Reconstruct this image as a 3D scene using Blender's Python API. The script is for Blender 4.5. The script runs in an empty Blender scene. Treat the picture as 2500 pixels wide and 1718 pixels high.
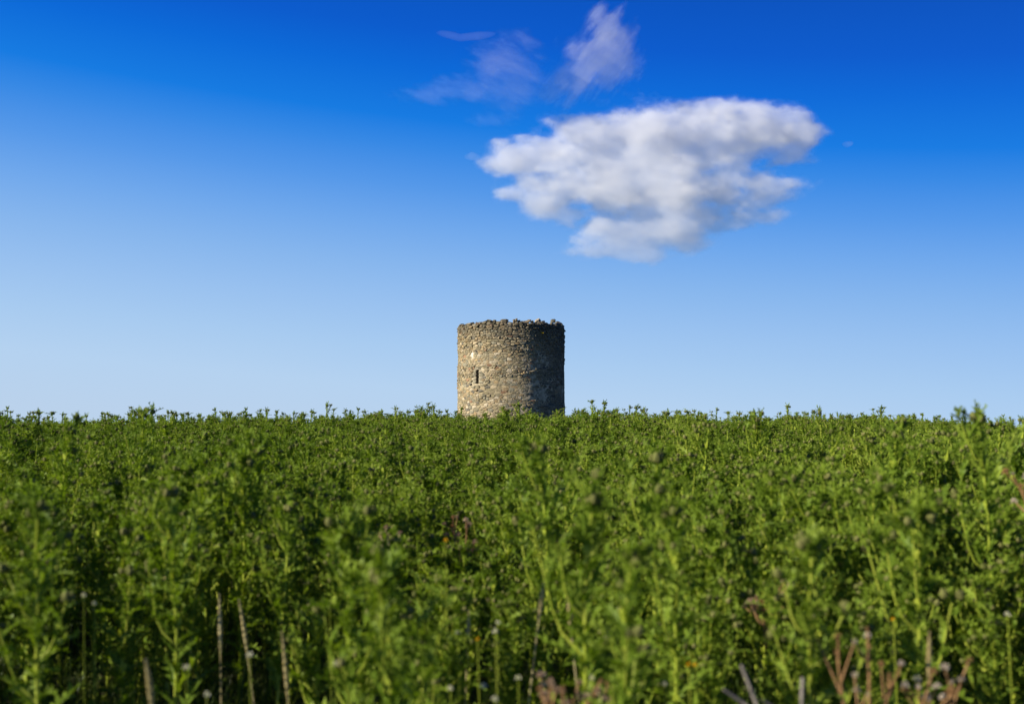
import bpy, math, random
import numpy as np
from mathutils import Vector, Matrix, Euler

R = math.radians
scene = bpy.context.scene
col = scene.collection

# ------------------------------------------------------------------ camera
EYE = 1.42
FPX = 2778.0            # focal length in photograph pixels (40 mm on 36 mm)
PITCH = 3.5
cam_d = bpy.data.cameras.new('camera')
cam_d.lens = 40.0
cam_d.sensor_width = 36.0
cam_d.clip_start = 0.05
cam_d.clip_end = 20000.0
cam_d.dof.use_dof = True
cam_d.dof.focus_distance = 55.0
cam_d.dof.aperture_fstop = 2.8
cam = bpy.data.objects.new('camera', cam_d)
cam.location = (0, 0, EYE)
cam.rotation_euler = (R(90 + PITCH), 0, 0)
col.objects.link(cam)
scene.camera = cam

# ------------------------------------------------------------------ sky and sun
SUN_AZ = 69.0           # degrees from straight behind the camera, towards the left
SUN_EL = 25.0
EXPOSURE = 0.75
sdir = Vector((-math.sin(R(SUN_AZ)) * math.cos(R(SUN_EL)), -math.cos(R(SUN_AZ)) * math.cos(R(SUN_EL)), math.sin(R(SUN_EL))))
world = bpy.data.worlds.new('World')
scene.world = world
world.use_nodes = True
wn = world.node_tree
wn.nodes.clear()
w_out = wn.nodes.new('ShaderNodeOutputWorld')
w_bg = wn.nodes.new('ShaderNodeBackground')
w_bg.inputs['Strength'].default_value = 0.1
w_sky = wn.nodes.new('ShaderNodeTexSky')
w_sky.sky_type = 'NISHITA'
w_sky.sun_disc = False
w_sky.sun_elevation = R(SUN_EL)
w_sky.sun_rotation = math.atan2(sdir.x, sdir.y)
w_sky.altitude = 50
w_sky.air_density = 1.0
w_sky.dust_density = 0.3
w_sky.ozone_density = 3.0
# deep polarised blue overhead, paling to the horizon and, a little, towards the sun's side
w_tc = wn.nodes.new('ShaderNodeTexCoord')
w_dot = wn.nodes.new('ShaderNodeVectorMath')
w_dot.operation = 'DOT_PRODUCT'
w_dot.inputs[1].default_value = (0.09, 0.0, 1.0)
w_mr = wn.nodes.new('ShaderNodeMapRange')
w_mr.inputs['From Min'].default_value = -0.1
w_mr.inputs['From Max'].default_value = 0.6
w_ramp = wn.nodes.new('ShaderNodeValToRGB')
def s2l(c): return tuple((v / 255 / 12.92) if v / 255 <= 0.04045 else ((v / 255 + 0.055) / 1.055) ** 2.4 for v in c)
SKY = [(-0.1, (190, 212, 234)), (0.0, (185, 209, 236)), (0.041, (180, 209, 240)), (0.077, (167, 202, 240)), (0.113, (152, 192, 239)), (0.148, (134, 181, 237)), (0.182, (112, 168, 236)),
       (0.216, (84, 152, 233)), (0.249, (52, 136, 229)), (0.273, (14, 122, 226)), (0.313, (0, 104, 216)), (0.343, (0, 90, 205)), (0.46, (0, 62, 165)), (0.6, (0, 42, 125))]
_el = w_ramp.color_ramp.elements
while len(_el) < len(SKY): _el.new(0.5)
SKY_GAIN = 10.0 / 2 ** EXPOSURE
for _e, (_p, _c) in zip(_el, SKY):
    _e.position = max(0.0, (_p - 0.02 + 0.1) / 0.7)
    _e.color = (*s2l(_c), 1)
w_gain = wn.nodes.new('ShaderNodeVectorMath')
w_gain.operation = 'SCALE'
w_gain.inputs['Scale'].default_value = SKY_GAIN
w_mix = wn.nodes.new('ShaderNodeMixRGB')
w_mix.inputs['Fac'].default_value = 0.02
wn.links.new(w_tc.outputs['Generated'], w_dot.inputs[0])
wn.links.new(w_dot.outputs['Value'], w_mr.inputs['Value'])
wn.links.new(w_mr.outputs[0], w_ramp.inputs['Fac'])
wn.links.new(w_ramp.outputs['Color'], w_gain.inputs[0])
wn.links.new(w_gain.outputs['Vector'], w_mix.inputs['Color1'])
wn.links.new(w_sky.outputs['Color'], w_mix.inputs['Color2'])
wn.links.new(w_mix.outputs[0], w_bg.inputs['Color'])
wn.links.new(w_bg.outputs['Background'], w_out.inputs['Surface'])

sun_d = bpy.data.lights.new('sun', 'SUN')
sun_d.energy = 4.9
sun_d.angle = R(0.53)
sun_d.color = (1.0, 0.935, 0.82)
sun = bpy.data.objects.new('sun', sun_d)
sun.rotation_euler = (-sdir).to_track_quat('-Z', 'Y').to_euler()
sun.location = sdir * 200
col.objects.link(sun)

vs = scene.view_settings
vs.view_transform = 'Standard'
vs.look = 'None'
vs.exposure = EXPOSURE
vs.gamma = 1.0
vs.use_curve_mapping = False
scene.render.engine = 'CYCLES'
cy = scene.cycles
cy.max_bounces = 24
cy.diffuse_bounces = 3
cy.glossy_bounces = 2
cy.transmission_bounces = 4
cy.transparent_max_bounces = 8
cy.volume_bounces = 24
cy.use_denoising = True
cy.sample_clamp_indirect = 6.0

rng = np.random.default_rng(7)
rnd = random.Random(11)

# ------------------------------------------------------------------ helpers
def mesh_from(name, verts, faces, mats=(), smooth=False, midx=None, cols=None):
    me = bpy.data.meshes.new(name)
    me.from_pydata([tuple(map(float, v)) for v in verts], [], [tuple(int(i) for i in f) for f in faces])
    for m in mats:
        me.materials.append(m)
    n = len(me.polygons)
    if midx is not None:
        me.polygons.foreach_set('material_index', np.asarray(midx, dtype=np.int32))
    if smooth:
        me.polygons.foreach_set('use_smooth', np.ones(n, dtype=bool))
    if cols is not None:
        a = me.attributes.new('tint', 'FLOAT_COLOR', 'POINT')
        c = np.ones((len(verts), 4), dtype=np.float32)
        c[:, :3] = cols
        a.data.foreach_set('color', c.ravel())
    me.update()
    return me

def obj(name, me, parent=None, label=None, cat=None, group=None, kind=None):
    o = bpy.data.objects.new(name, me)
    col.objects.link(o)
    if parent is not None:
        o.parent = parent
    tag(o, label, cat, group, kind)
    return o

def tag(o, label=None, cat=None, group=None, kind=None):
    if label: o['label'] = label
    if cat: o['category'] = cat
    if group: o['group'] = group
    if kind: o['kind'] = kind
    return o

def sstep(a, b, x):
    t = np.clip((np.asarray(x, dtype=float) - a) / (b - a), 0, 1)
    return t * t * (3 - 2 * t)

class Geo:
    """collects vertices and faces with a material slot per face"""
    def __init__(self):
        self.v = []; self.f = []; self.m = []
    def add(self, v, f, mat=0):
        o = len(self.v)
        self.v.extend([tuple(p) for p in v])
        self.f.extend([tuple(i + o for i in q) for q in f])
        self.m.extend([mat] * len(f))
    def tube(self, pts, rad, sides=6, mat=0, cap=True):
        pts = [Vector(p) for p in pts]
        n = len(pts); rings = []
        V = []; F = []
        for i, p in enumerate(pts):
            d = (pts[min(i + 1, n - 1)] - pts[max(i - 1, 0)]).normalized()
            u = d.cross(Vector((0.31, 0.95, 0.05)))
            if u.length < 1e-3: u = d.cross(Vector((1, 0, 0)))
            u.normalize(); w = d.cross(u)
            for k in range(sides):
                a = 2 * math.pi * k / sides
                V.append(p + (u * math.cos(a) + w * math.sin(a)) * rad[i])
        for i in range(n - 1):
            for k in range(sides):
                a = i * sides + k; b = i * sides + (k + 1) % sides
                F.append((a, b, b + sides, a + sides))
        if cap:
            F.append(tuple((n - 1) * sides + k for k in range(sides)))
        self.add(V, F, mat)
    def put(self, me_v, me_f, M, mat=0):
        self.add([M @ Vector(p) for p in me_v], me_f, mat)
    def mesh(self, name, mats, smooth=False):
        return mesh_from(name, self.v, self.f, mats, smooth, self.m)

def vnoise(p, seed=0):
    """value noise on an (N,3) array, 0..1"""
    p = np.asarray(p, dtype=np.float64)
    i = np.floor(p).astype(np.int64); f = p - i
    f = f * f * (3 - 2 * f)
    def h(a, b, c):
        n = (a * 374761393 + b * 668265263 + c * 2147483647 + seed * 974711) & 0xFFFFFFFF
        n = ((n ^ (n >> 13)) * 1274126177) & 0xFFFFFFFF
        return ((n ^ (n >> 16)) & 0xFFFF) / 65535.0
    r = 0
    for dx in (0, 1):
        for dy in (0, 1):
            for dz in (0, 1):
                w = (f[..., 0] if dx else 1 - f[..., 0]) * (f[..., 1] if dy else 1 - f[..., 1]) * (f[..., 2] if dz else 1 - f[..., 2])
                r = r + w * h(i[..., 0] + dx, i[..., 1] + dy, i[..., 2] + dz)
    return r

def fbm(p, octaves=4, seed=0, gain=0.5):
    s = 0; a = 1; t = 0
    for o in range(octaves):
        s = s + a * vnoise(np.asarray(p) * (2.03 ** o) + o * 17.3, seed + o)
        t += a; a *= gain
    return s / t

# ------------------------------------------------------------------ materials
def new_mat(name):
    m = bpy.data.materials.new(name)
    m.use_nodes = True
    nt = m.node_tree
    nt.nodes.clear()
    out = nt.nodes.new('ShaderNodeOutputMaterial')
    return m, nt, out

def node(nt, typ, **kw):
    n = nt.nodes.new(typ)
    for k, v in kw.items():
        if k.startswith('i_'):
            n.inputs[k[2:].replace('_', ' ')].default_value = v
        else:
            setattr(n, k, v)
    return n

def ramp(nt, fac, stops):
    r = nt.nodes.new('ShaderNodeValToRGB')
    e = r.color_ramp.elements
    while len(e) < len(stops): e.new(0.5)
    for s, (p, c) in zip(e, stops):
        s.position = p; s.color = (*c, 1)
    nt.links.new(fac, r.inputs['Fac'])
    return r.outputs['Color']

def leaf_material(name, stops, trans_tint, trans=0.35, rough=0.45, spec=0.3, nscale=25.0):
    """foliage: reflects, lets light through, hue differs from plant to plant and along the blade"""
    m, nt, out = new_mat(name)
    oi = node(nt, 'ShaderNodeObjectInfo')
    geo = node(nt, 'ShaderNodeNewGeometry')
    tc = node(nt, 'ShaderNodeTexCoord')
    nz = node(nt, 'ShaderNodeTexNoise', i_Scale=nscale, i_Detail=3.0)
    nt.links.new(tc.outputs['Object'], nz.inputs['Vector'])
    a = node(nt, 'ShaderNodeMath', operation='MULTIPLY'); a.inputs[1].default_value = 0.5
    nt.links.new(oi.outputs['Random'], a.inputs[0])
    b = node(nt, 'ShaderNodeMath', operation='MULTIPLY_ADD'); b.inputs[1].default_value = 0.9; 
    nt.links.new(nz.outputs['Fac'], b.inputs[0]); nt.links.new(a.outputs[0], b.inputs[2])
    c = node(nt, 'ShaderNodeMath', operation='SUBTRACT'); c.inputs[1].default_value = 0.2
    nt.links.new(b.outputs[0], c.inputs[0])
    colr = ramp(nt, c.outputs[0], stops)
    pr = node(nt, 'ShaderNodeBsdfPrincipled', i_Roughness=rough)
    pr.inputs['Specular IOR Level'].default_value = spec
    nt.links.new(colr, pr.inputs['Base Color'])
    tr = node(nt, 'ShaderNodeBsdfTranslucent')
    mx = node(nt, 'ShaderNodeMixRGB', blend_type='MULTIPLY'); mx.inputs['Fac'].default_value = 1
    mx.inputs['Color2'].default_value = (*trans_tint, 1)
    nt.links.new(colr, mx.inputs['Color1']); nt.links.new(mx.outputs[0], tr.inputs['Color'])
    mix = node(nt, 'ShaderNodeMixShader'); mix.inputs['Fac'].default_value = trans
    nt.links.new(pr.outputs[0], mix.inputs[1]); nt.links.new(tr.outputs[0], mix.inputs[2])
    nt.links.new(mix.outputs[0], out.inputs['Surface'])
    return m

M_LEAF = leaf_material('thistle_leaf', [(0.0, (0.06, 0.11, 0.011)), (0.5, (0.165, 0.24, 0.023)), (1.0, (0.3, 0.36, 0.05))], (1.35, 1.45, 0.3), 0.3, 0.5, 0.12)
M_STEM = leaf_material('thistle_stem', [(0.0, (0.2, 0.25, 0.025)), (0.5, (0.34, 0.4, 0.04)), (1.0, (0.46, 0.48, 0.08))], (1.2, 1.2, 0.5), 0.25, 0.5, 0.15, 12.0)
M_BUD = leaf_material('thistle_bud', [(0.0, (0.1, 0.115, 0.03)), (0.6, (0.17, 0.175, 0.05)), (1.0, (0.24, 0.21, 0.085))], (1, 1, 0.6), 0.1, 0.7, 0.08, 60.0)
M_GRASS = leaf_material('grass_blade', [(0.0, (0.035, 0.065, 0.012)), (0.6, (0.085, 0.13, 0.025)), (1.0, (0.24, 0.23, 0.08))], (1.4, 1.4, 0.5), 0.35, 0.45, 0.25, 6.0)
M_DRY = leaf_material('dry_straw', [(0.0, (0.38, 0.3, 0.12)), (0.6, (0.54, 0.45, 0.21)), (1.0, (0.62, 0.54, 0.3))], (1, 1, 0.8), 0.15, 0.7, 0.15, 30.0)
M_RUST = leaf_material('rusty_dry_stem', [(0.0, (0.2, 0.11, 0.045)), (0.6, (0.33, 0.19, 0.08)), (1.0, (0.45, 0.28, 0.13))], (1, 0.9, 0.7), 0.15, 0.7, 0.15, 40.0)
M_GREY = leaf_material('grey_dead_wood', [(0.0, (0.13, 0.11, 0.09)), (0.6, (0.24, 0.21, 0.17)), (1.0, (0.33, 0.29, 0.25))], (1, 1, 1), 0.03, 0.8, 0.1, 60.0)
M_FLUFF = leaf_material('seed_fluff', [(0.0, (0.4, 0.33, 0.22)), (0.6, (0.58, 0.5, 0.38)), (1.0, (0.72, 0.67, 0.56))], (1, 1, 1), 0.35, 0.9, 0.05, 60.0)
M_PINK = leaf_material('pinkish_fluff', [(0.0, (0.3, 0.19, 0.12)), (0.6, (0.44, 0.32, 0.21)), (1.0, (0.62, 0.5, 0.38))], (1, 1, 1), 0.3, 0.9, 0.05, 60.0)
M_CLOVER = leaf_material('clover_blossom', [(0.0, (0.5, 0.5, 0.28)), (0.6, (0.66, 0.64, 0.45)), (1.0, (0.78, 0.76, 0.62))], (1, 1, 1), 0.3, 0.7, 0.1, 200.0)
M_YELLOW = leaf_material('yellow_petal', [(0.0, (0.7, 0.38, 0.01)), (0.6, (0.8, 0.5, 0.02)), (1.0, (0.85, 0.6, 0.04))], (1, 1, 0.6), 0.3, 0.6, 0.1, 60.0)

def ground_material():
    m, nt, out = new_mat('field_soil')
    tc = node(nt, 'ShaderNodeTexCoord')
    n1 = node(nt, 'ShaderNodeTexNoise', i_Scale=1.3, i_Detail=8.0, i_Roughness=0.65)
    n2 = node(nt, 'ShaderNodeTexNoise', i_Scale=35.0, i_Detail=6.0, i_Roughness=0.7)
    nt.links.new(tc.outputs['Object'], n1.inputs['Vector']); nt.links.new(tc.outputs['Object'], n2.inputs['Vector'])
    soil = ramp(nt, n2.outputs['Fac'], [(0.3, (0.045, 0.032, 0.02)), (0.7, (0.1, 0.075, 0.045))])
    green = ramp(nt, n2.outputs['Fac'], [(0.3, (0.03, 0.05, 0.014)), (0.7, (0.075, 0.1, 0.03))])
    f = node(nt, 'ShaderNodeMapRange'); f.inputs['From Min'].default_value = 0.38; f.inputs['From Max'].default_value = 0.58
    nt.links.new(n1.outputs['Fac'], f.inputs['Value'])
    mx = node(nt, 'ShaderNodeMixRGB'); nt.links.new(f.outputs[0], mx.inputs['Fac'])
    nt.links.new(soil, mx.inputs['Color1']); nt.links.new(green, mx.inputs['Color2'])
    pr = node(nt, 'ShaderNodeBsdfPrincipled', i_Roughness=0.95)
    pr.inputs['Specular IOR Level'].default_value = 0.1
    nt.links.new(mx.outputs[0], pr.inputs['Base Color'])
    bp = node(nt, 'ShaderNodeBump', i_Strength=0.8, i_Distance=0.04)
    nt.links.new(n2.outputs['Fac'], bp.inputs['Height']); nt.links.new(bp.outputs[0], pr.inputs['Normal'])
    nt.links.new(pr.outputs[0], out.inputs['Surface'])
    return m

def stone_material(name, mortar=False):
    m, nt, out = new_mat(name)
    tc = node(nt, 'ShaderNodeTexCoord')
    n1 = node(nt, 'ShaderNodeTexNoise', i_Scale=9.0, i_Detail=8.0, i_Roughness=0.7)
    n2 = node(nt, 'ShaderNodeTexNoise', i_Scale=48.0, i_Detail=5.0, i_Roughness=0.7)
    n3 = node(nt, 'ShaderNodeTexNoise', i_Scale=2.6, i_Detail=7.0, i_Roughness=0.65)
    for n in (n1, n2, n3): nt.links.new(tc.outputs['Object'], n.inputs['Vector'])
    at = node(nt, 'ShaderNodeAttribute', attribute_name='tint')
    v = node(nt, 'ShaderNodeMapRange'); v.inputs['From Min'].default_value = 0.3; v.inputs['From Max'].default_value = 0.7
    v.inputs['To Min'].default_value = 0.62; v.inputs['To Max'].default_value = 1.3
    nt.links.new(n1.outputs['Fac'], v.inputs['Value'])
    vv = node(nt, 'ShaderNodeCombineColor')
    for k in range(3): nt.links.new(v.outputs[0], vv.inputs[k])
    mul = node(nt, 'ShaderNodeMixRGB', blend_type='MULTIPLY'); mul.inputs['Fac'].default_value = 1
    nt.links.new(at.outputs['Color'], mul.inputs['Color1']); nt.links.new(vv.outputs[0], mul.inputs['Color2'])
    # pale lichen and lime blotches
    lf = node(nt, 'ShaderNodeMapRange'); lf.inputs['From Min'].default_value = 0.6; lf.inputs['From Max'].default_value = 0.68
    lf.inputs['To Max'].default_value = 0.55
    nt.links.new(n2.outputs['Fac'], lf.inputs['Value'])
    mx = node(nt, 'ShaderNodeMixRGB'); mx.inputs['Color2'].default_value = (0.44, 0.39, 0.3, 1)
    nt.links.new(lf.outputs[0], mx.inputs['Fac']); nt.links.new(mul.outputs[0], mx.inputs['Color1'])
    # dark weathering
    df = node(nt, 'ShaderNodeMapRange'); df.inputs['From Min'].default_value = 0.55; df.inputs['From Max'].default_value = 0.72
    df.inputs['To Max'].default_value = 0.45
    nt.links.new(n3.outputs['Fac'], df.inputs['Value'])
    mx2 = node(nt, 'ShaderNodeMixRGB'); mx2.inputs['Color2'].default_value = (0.1, 0.09, 0.07, 1)
    nt.links.new(df.outputs[0], mx2.inputs['Fac']); nt.links.new(mx.outputs[0], mx2.inputs['Color1'])
    pr = node(nt, 'ShaderNodeBsdfPrincipled', i_Roughness=0.92)
    pr.inputs['Specular IOR Level'].default_value = 0.15
    nt.links.new(mx2.outputs[0], pr.inputs['Base Color'])
    bp = node(nt, 'ShaderNodeBump', i_Strength=0.9, i_Distance=0.025)
    ad = node(nt, 'ShaderNodeMath', operation='ADD')
    nt.links.new(n1.outputs['Fac'], ad.inputs[0]); nt.links.new(n2.outputs['Fac'], ad.inputs[1])
    nt.links.new(ad.outputs[0], bp.inputs['Height']); nt.links.new(bp.outputs[0], pr.inputs['Normal'])
    nt.links.new(pr.outputs[0], out.inputs['Surface'])
    return m

M_STONE = stone_material('rubble_stone')

def cloud_material(name, density, wisp=None):
    m, nt, out = new_mat(name)
    pv = node(nt, 'ShaderNodeVolumePrincipled')
    pv.inputs['Color'].default_value = (0.9985, 0.9985, 0.999, 1)
    pv.inputs['Density'].default_value = density
    pv.inputs['Anisotropy'].default_value = 0.1
    if wisp:
        tc = node(nt, 'ShaderNodeTexCoord')
        mp = node(nt, 'ShaderNodeMapping'); mp.inputs['Scale'].default_value = wisp['scale']; mp.inputs['Rotation'].default_value = wisp.get('rot', (0, 0, 0))
        nz = node(nt, 'ShaderNodeTexNoise', i_Scale=1.0, i_Detail=5.0, i_Roughness=0.6, i_Distortion=0.8)
        nt.links.new(tc.outputs['Object'], mp.inputs['Vector']); nt.links.new(mp.outputs[0], nz.inputs['Vector'])
        mr = node(nt, 'ShaderNodeMapRange'); mr.inputs['From Min'].default_value = 0.4; mr.inputs['From Max'].default_value = 0.72
        mr.inputs['To Max'].default_value = density * 3
        nt.links.new(nz.outputs['Fac'], mr.inputs['Value']); nt.links.new(mr.outputs[0], pv.inputs['Density'])
    nt.links.new(pv.outputs[0], out.inputs['Volume'])
    return m

# ------------------------------------------------------------------ ground
TX, TY = -0.05, 64.0        # tower centre

def gz(x, y):
    x = np.asarray(x, dtype=float); y = np.asarray(y, dtype=float)
    z = 0.26 * sstep(3, 24, y) - 0.012 * np.clip(y - 30, 0, 40) * sstep(28, 40, y)
    z = z - 26 * sstep(75, 600, np.hypot(x, y))
    z = z - 0.0006 * np.clip(x, -45, 45) ** 2
    z = z + (fbm(np.stack([x * 0.35, y * 0.35, x * 0], -1), 3, 5) - 0.5) * 0.14 * sstep(0.5, 3, np.hypot(x, y))
    return z

def build_ground():
    xs = np.unique(np.concatenate([np.linspace(-12, 12, 97), np.linspace(-60, 60, 61), np.linspace(-400, 400, 41), np.linspace(-6000, 6000, 31)]).round(3))
    ys = np.unique(np.concatenate([np.linspace(-4, 24, 113), np.linspace(-60, 100, 81), np.linspace(-400, 600, 51), np.linspace(-6000, 6000, 31)]).round(3))
    X, Y = np.meshgrid(xs, ys)
    Z = gz(X, Y)
    V = np.stack([X, Y, Z], -1).reshape(-1, 3)
    nx = len(xs); F = []
    for j in range(len(ys) - 1):
        for i in range(nx - 1):
            a = j * nx + i
            F.append((a, a + 1, a + nx + 1, a + nx))
    obj('ground', mesh_from('ground', V, F, [ground_material()], True), kind='structure', label='soil and short growth under the thistle field')
build_ground()

# ------------------------------------------------------------------ tower
T_Z0 = float(gz(TX, TY)) - 0.15
T_TOP = EYE + 5.33
def t_rad(z): return 3.005 - 0.0095 * (z - EYE)
SLIT_A, SLIT_Z, SLIT_W, SLIT_H = -37.6, EYE + 2.42, 0.17, 0.74     # degrees left of facing the camera

def tp(a, z, r):
    """angle measured from the camera-facing side, positive to the right"""
    return (math.sin(a) * r, -math.cos(a) * r, z)

PAL = [((0.42, 0.36, 0.245), 9), ((0.36, 0.32, 0.225), 9), ((0.32, 0.29, 0.195), 8), ((0.47, 0.41, 0.30), 7), ((0.27, 0.25, 0.185), 6),
       ((0.29, 0.285, 0.23), 5), ((0.33, 0.265, 0.175), 4), ((0.33, 0.215, 0.145), 1.0), ((0.19, 0.185, 0.165), 1.6), ((0.42, 0.33, 0.2), 2.0), ((0.56, 0.51, 0.41), 2.5)]
PALC = np.array([p[0] for p in PAL]) * (0.85, 0.78, 0.65); PALW = np.array([p[1] for p in PAL], float); PALW /= PALW.sum()

def stone_cell(poly, prot, depth, shrink, r):
    """a rubble stone from its outline in (arc length, height) on the wall face; returns verts, faces"""
    c = np.mean(poly, 0)
    k = len(poly)
    P = []
    for i in range(k):          # soften the corners: each outline edge gives two points
        p, q = poly[i], poly[(i + 1) % k]
        L = math.hypot(*(q - p))
        if L < 0.03:
            P.append((p + q) / 2)
        else:
            P.append(p + (q - p) * rnd.uniform(0.16, 0.3)); P.append(p + (q - p) * rnd.uniform(0.7, 0.84))
    k = len(P)
    P = [(p - c) for p in P]
    P = [p * max(0.3, 1 - shrink / max(0.03, math.hypot(*p))) * rnd.uniform(0.95, 1.04) for p in P]
    V = []
    hw = max(abs(p[0]) for p in P); hh = max(abs(p[1]) for p in P)
    def put(p, d): V.append(tp((c[0] + p[0]) / r, c[1] + p[1], t_rad(c[1]) + d))
    for p in P: put(p, -depth)
    for p in P: put(p, prot * rnd.uniform(0.3, 0.7))
    ins = rnd.uniform(0.62, 0.8)
    o = np.array([rnd.uniform(-0.1, 0.1) * hw, rnd.uniform(-0.12, 0.12) * hh])
    ly, lx = rnd.uniform(-0.5, 0.3) * prot, rnd.uniform(-0.4, 0.4) * prot
    for p in P: put(p * ins + o, prot * rnd.uniform(0.85, 1.1) + ly * p[1] / hh + lx * p[0] / hw)
    put(o, prot * rnd.uniform(0.98, 1.15))
    F = []
    for i in range(k):
        j = (i + 1) % k
        F += [(i, j, k + j, k + i), (k + i, k + j, 2 * k + j, 2 * k + i), (2 * k + i, 2 * k + j, 3 * k)]
    return V, F

def rubble_cells(r, z0, z1):
    """random-rubble outlines: cells of staggered, jittered, partly merged seeds (periodic round the tower)"""
    C = 2 * math.pi * r
    AX = 0.56                      # seeds live in a space squeezed sideways, so stones lie long
    seeds = []
    z = z0; row = 0
    while z < z1 + 0.1:
        dz = rnd.choice([0.085, 0.105, 0.125, 0.15])
        x = rnd.uniform(0, 0.2)
        while x < C - 0.08:
            w = dz * rnd.uniform(1.2, 2.9)
            wob = 0.05 * math.sin(x * 1.1 + row * 0.13) + 0.03 * math.sin(x * 2.7 + row * 0.31)
            if rnd.random() > 0.07:
                seeds.append(((x + w / 2 + rnd.uniform(-0.25, 0.25) * w) % C, z + dz / 2 + wob + rnd.uniform(-0.36, 0.36) * dz))
            x += w
        z += dz; row += 1
    seeds = np.array(seeds)
    cells = []
    grid = {}
    gs = 0.3
    ngx = int(C / gs)
    key = lambda p: (int(p[0] / C * ngx) % ngx, int((p[1] - z0) / gs))
    for i, p in enumerate(seeds): grid.setdefault(key(p), []).append(i)
    for i, p in enumerate(seeds):
        kx, kz = key(p)
        nb = [j for dx in (-2, -1, 0, 1, 2) for dz in (-1, 0, 1) for j in grid.get(((kx + dx) % ngx, kz + dz), ()) if j != i]
        q = seeds[nb] - p
        q[:, 0] = (q[:, 0] + C / 2) % C - C / 2
        q[:, 0] *= AX
        d2 = (q ** 2).sum(1)
        poly = [(-0.16, -0.16), (0.16, -0.16), (0.16, 0.16), (-0.16, 0.16)]
        for j in np.argsort(d2)[:18]:
            nx, ny = float(q[j, 0]), float(q[j, 1]); h = float(d2[j]) / 2
            out = []
            for a_, b_ in zip(poly, poly[1:] + poly[:1]):
                da = a_[0] * nx + a_[1] * ny - h; db = b_[0] * nx + b_[1] * ny - h
                if da <= 0: out.append(a_)
                if (da < 0) != (db < 0) and da != db:
                    t = da / (da - db)
                    out.append((a_[0] + t * (b_[0] - a_[0]), a_[1] + t * (b_[1] - a_[1])))
            poly = out
            if len(poly) < 3: break
        if len(poly) >= 3:
            cells.append(np.array([(p[0] + u / AX, p[1] + v) for u, v in poly]))
    return cells

def stone_verts(a0, a1, z0, z1, prot, depth):
    """a squared stone: the same builder on a box outline"""
    r = t_rad((z0 + z1) / 2)
    j = lambda: rnd.uniform(-0.012, 0.012)
    return stone_cell(np.array([(a0 * r + 0, z0 + j()), (a1 * r, z0 + j()), (a1 * r, z1 + j()), (a0 * r, z1 + j())]), prot, depth, 0.004, r)

def stone_colours(a, z):
    a = np.asarray(a, float); z = np.asarray(z, float); n = len(a)
    c = PALC[rng.choice(len(PAL), size=n, p=PALW)] * rng.uniform(0.78, 1.18, n)[:, None]
    nn = fbm(np.stack([a * 2.2, z * 1.4, a * 0 + 3.0], -1), 3, 41)
    dark = sstep(0.0, 1.0, (0.95 - (T_TOP - z) - (nn - 0.5) * 1.6) / 0.8)[:, None] * 0.48   # blackened, lichen-grown head of the wall
    c = c * (1 - dark) + np.array([0.065, 0.062, 0.052]) * dark
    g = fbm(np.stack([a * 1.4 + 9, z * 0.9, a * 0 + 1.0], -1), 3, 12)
    k = (0.55 * sstep(0.2, 0.7, a) * sstep(0.3, 0.5, g))[:, None]                # blackened patches on the right side, painted darker to deepen its shade
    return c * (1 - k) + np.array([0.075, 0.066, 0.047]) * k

def stone_colour(a, z): return stone_colours([a], [z])[0]

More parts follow.
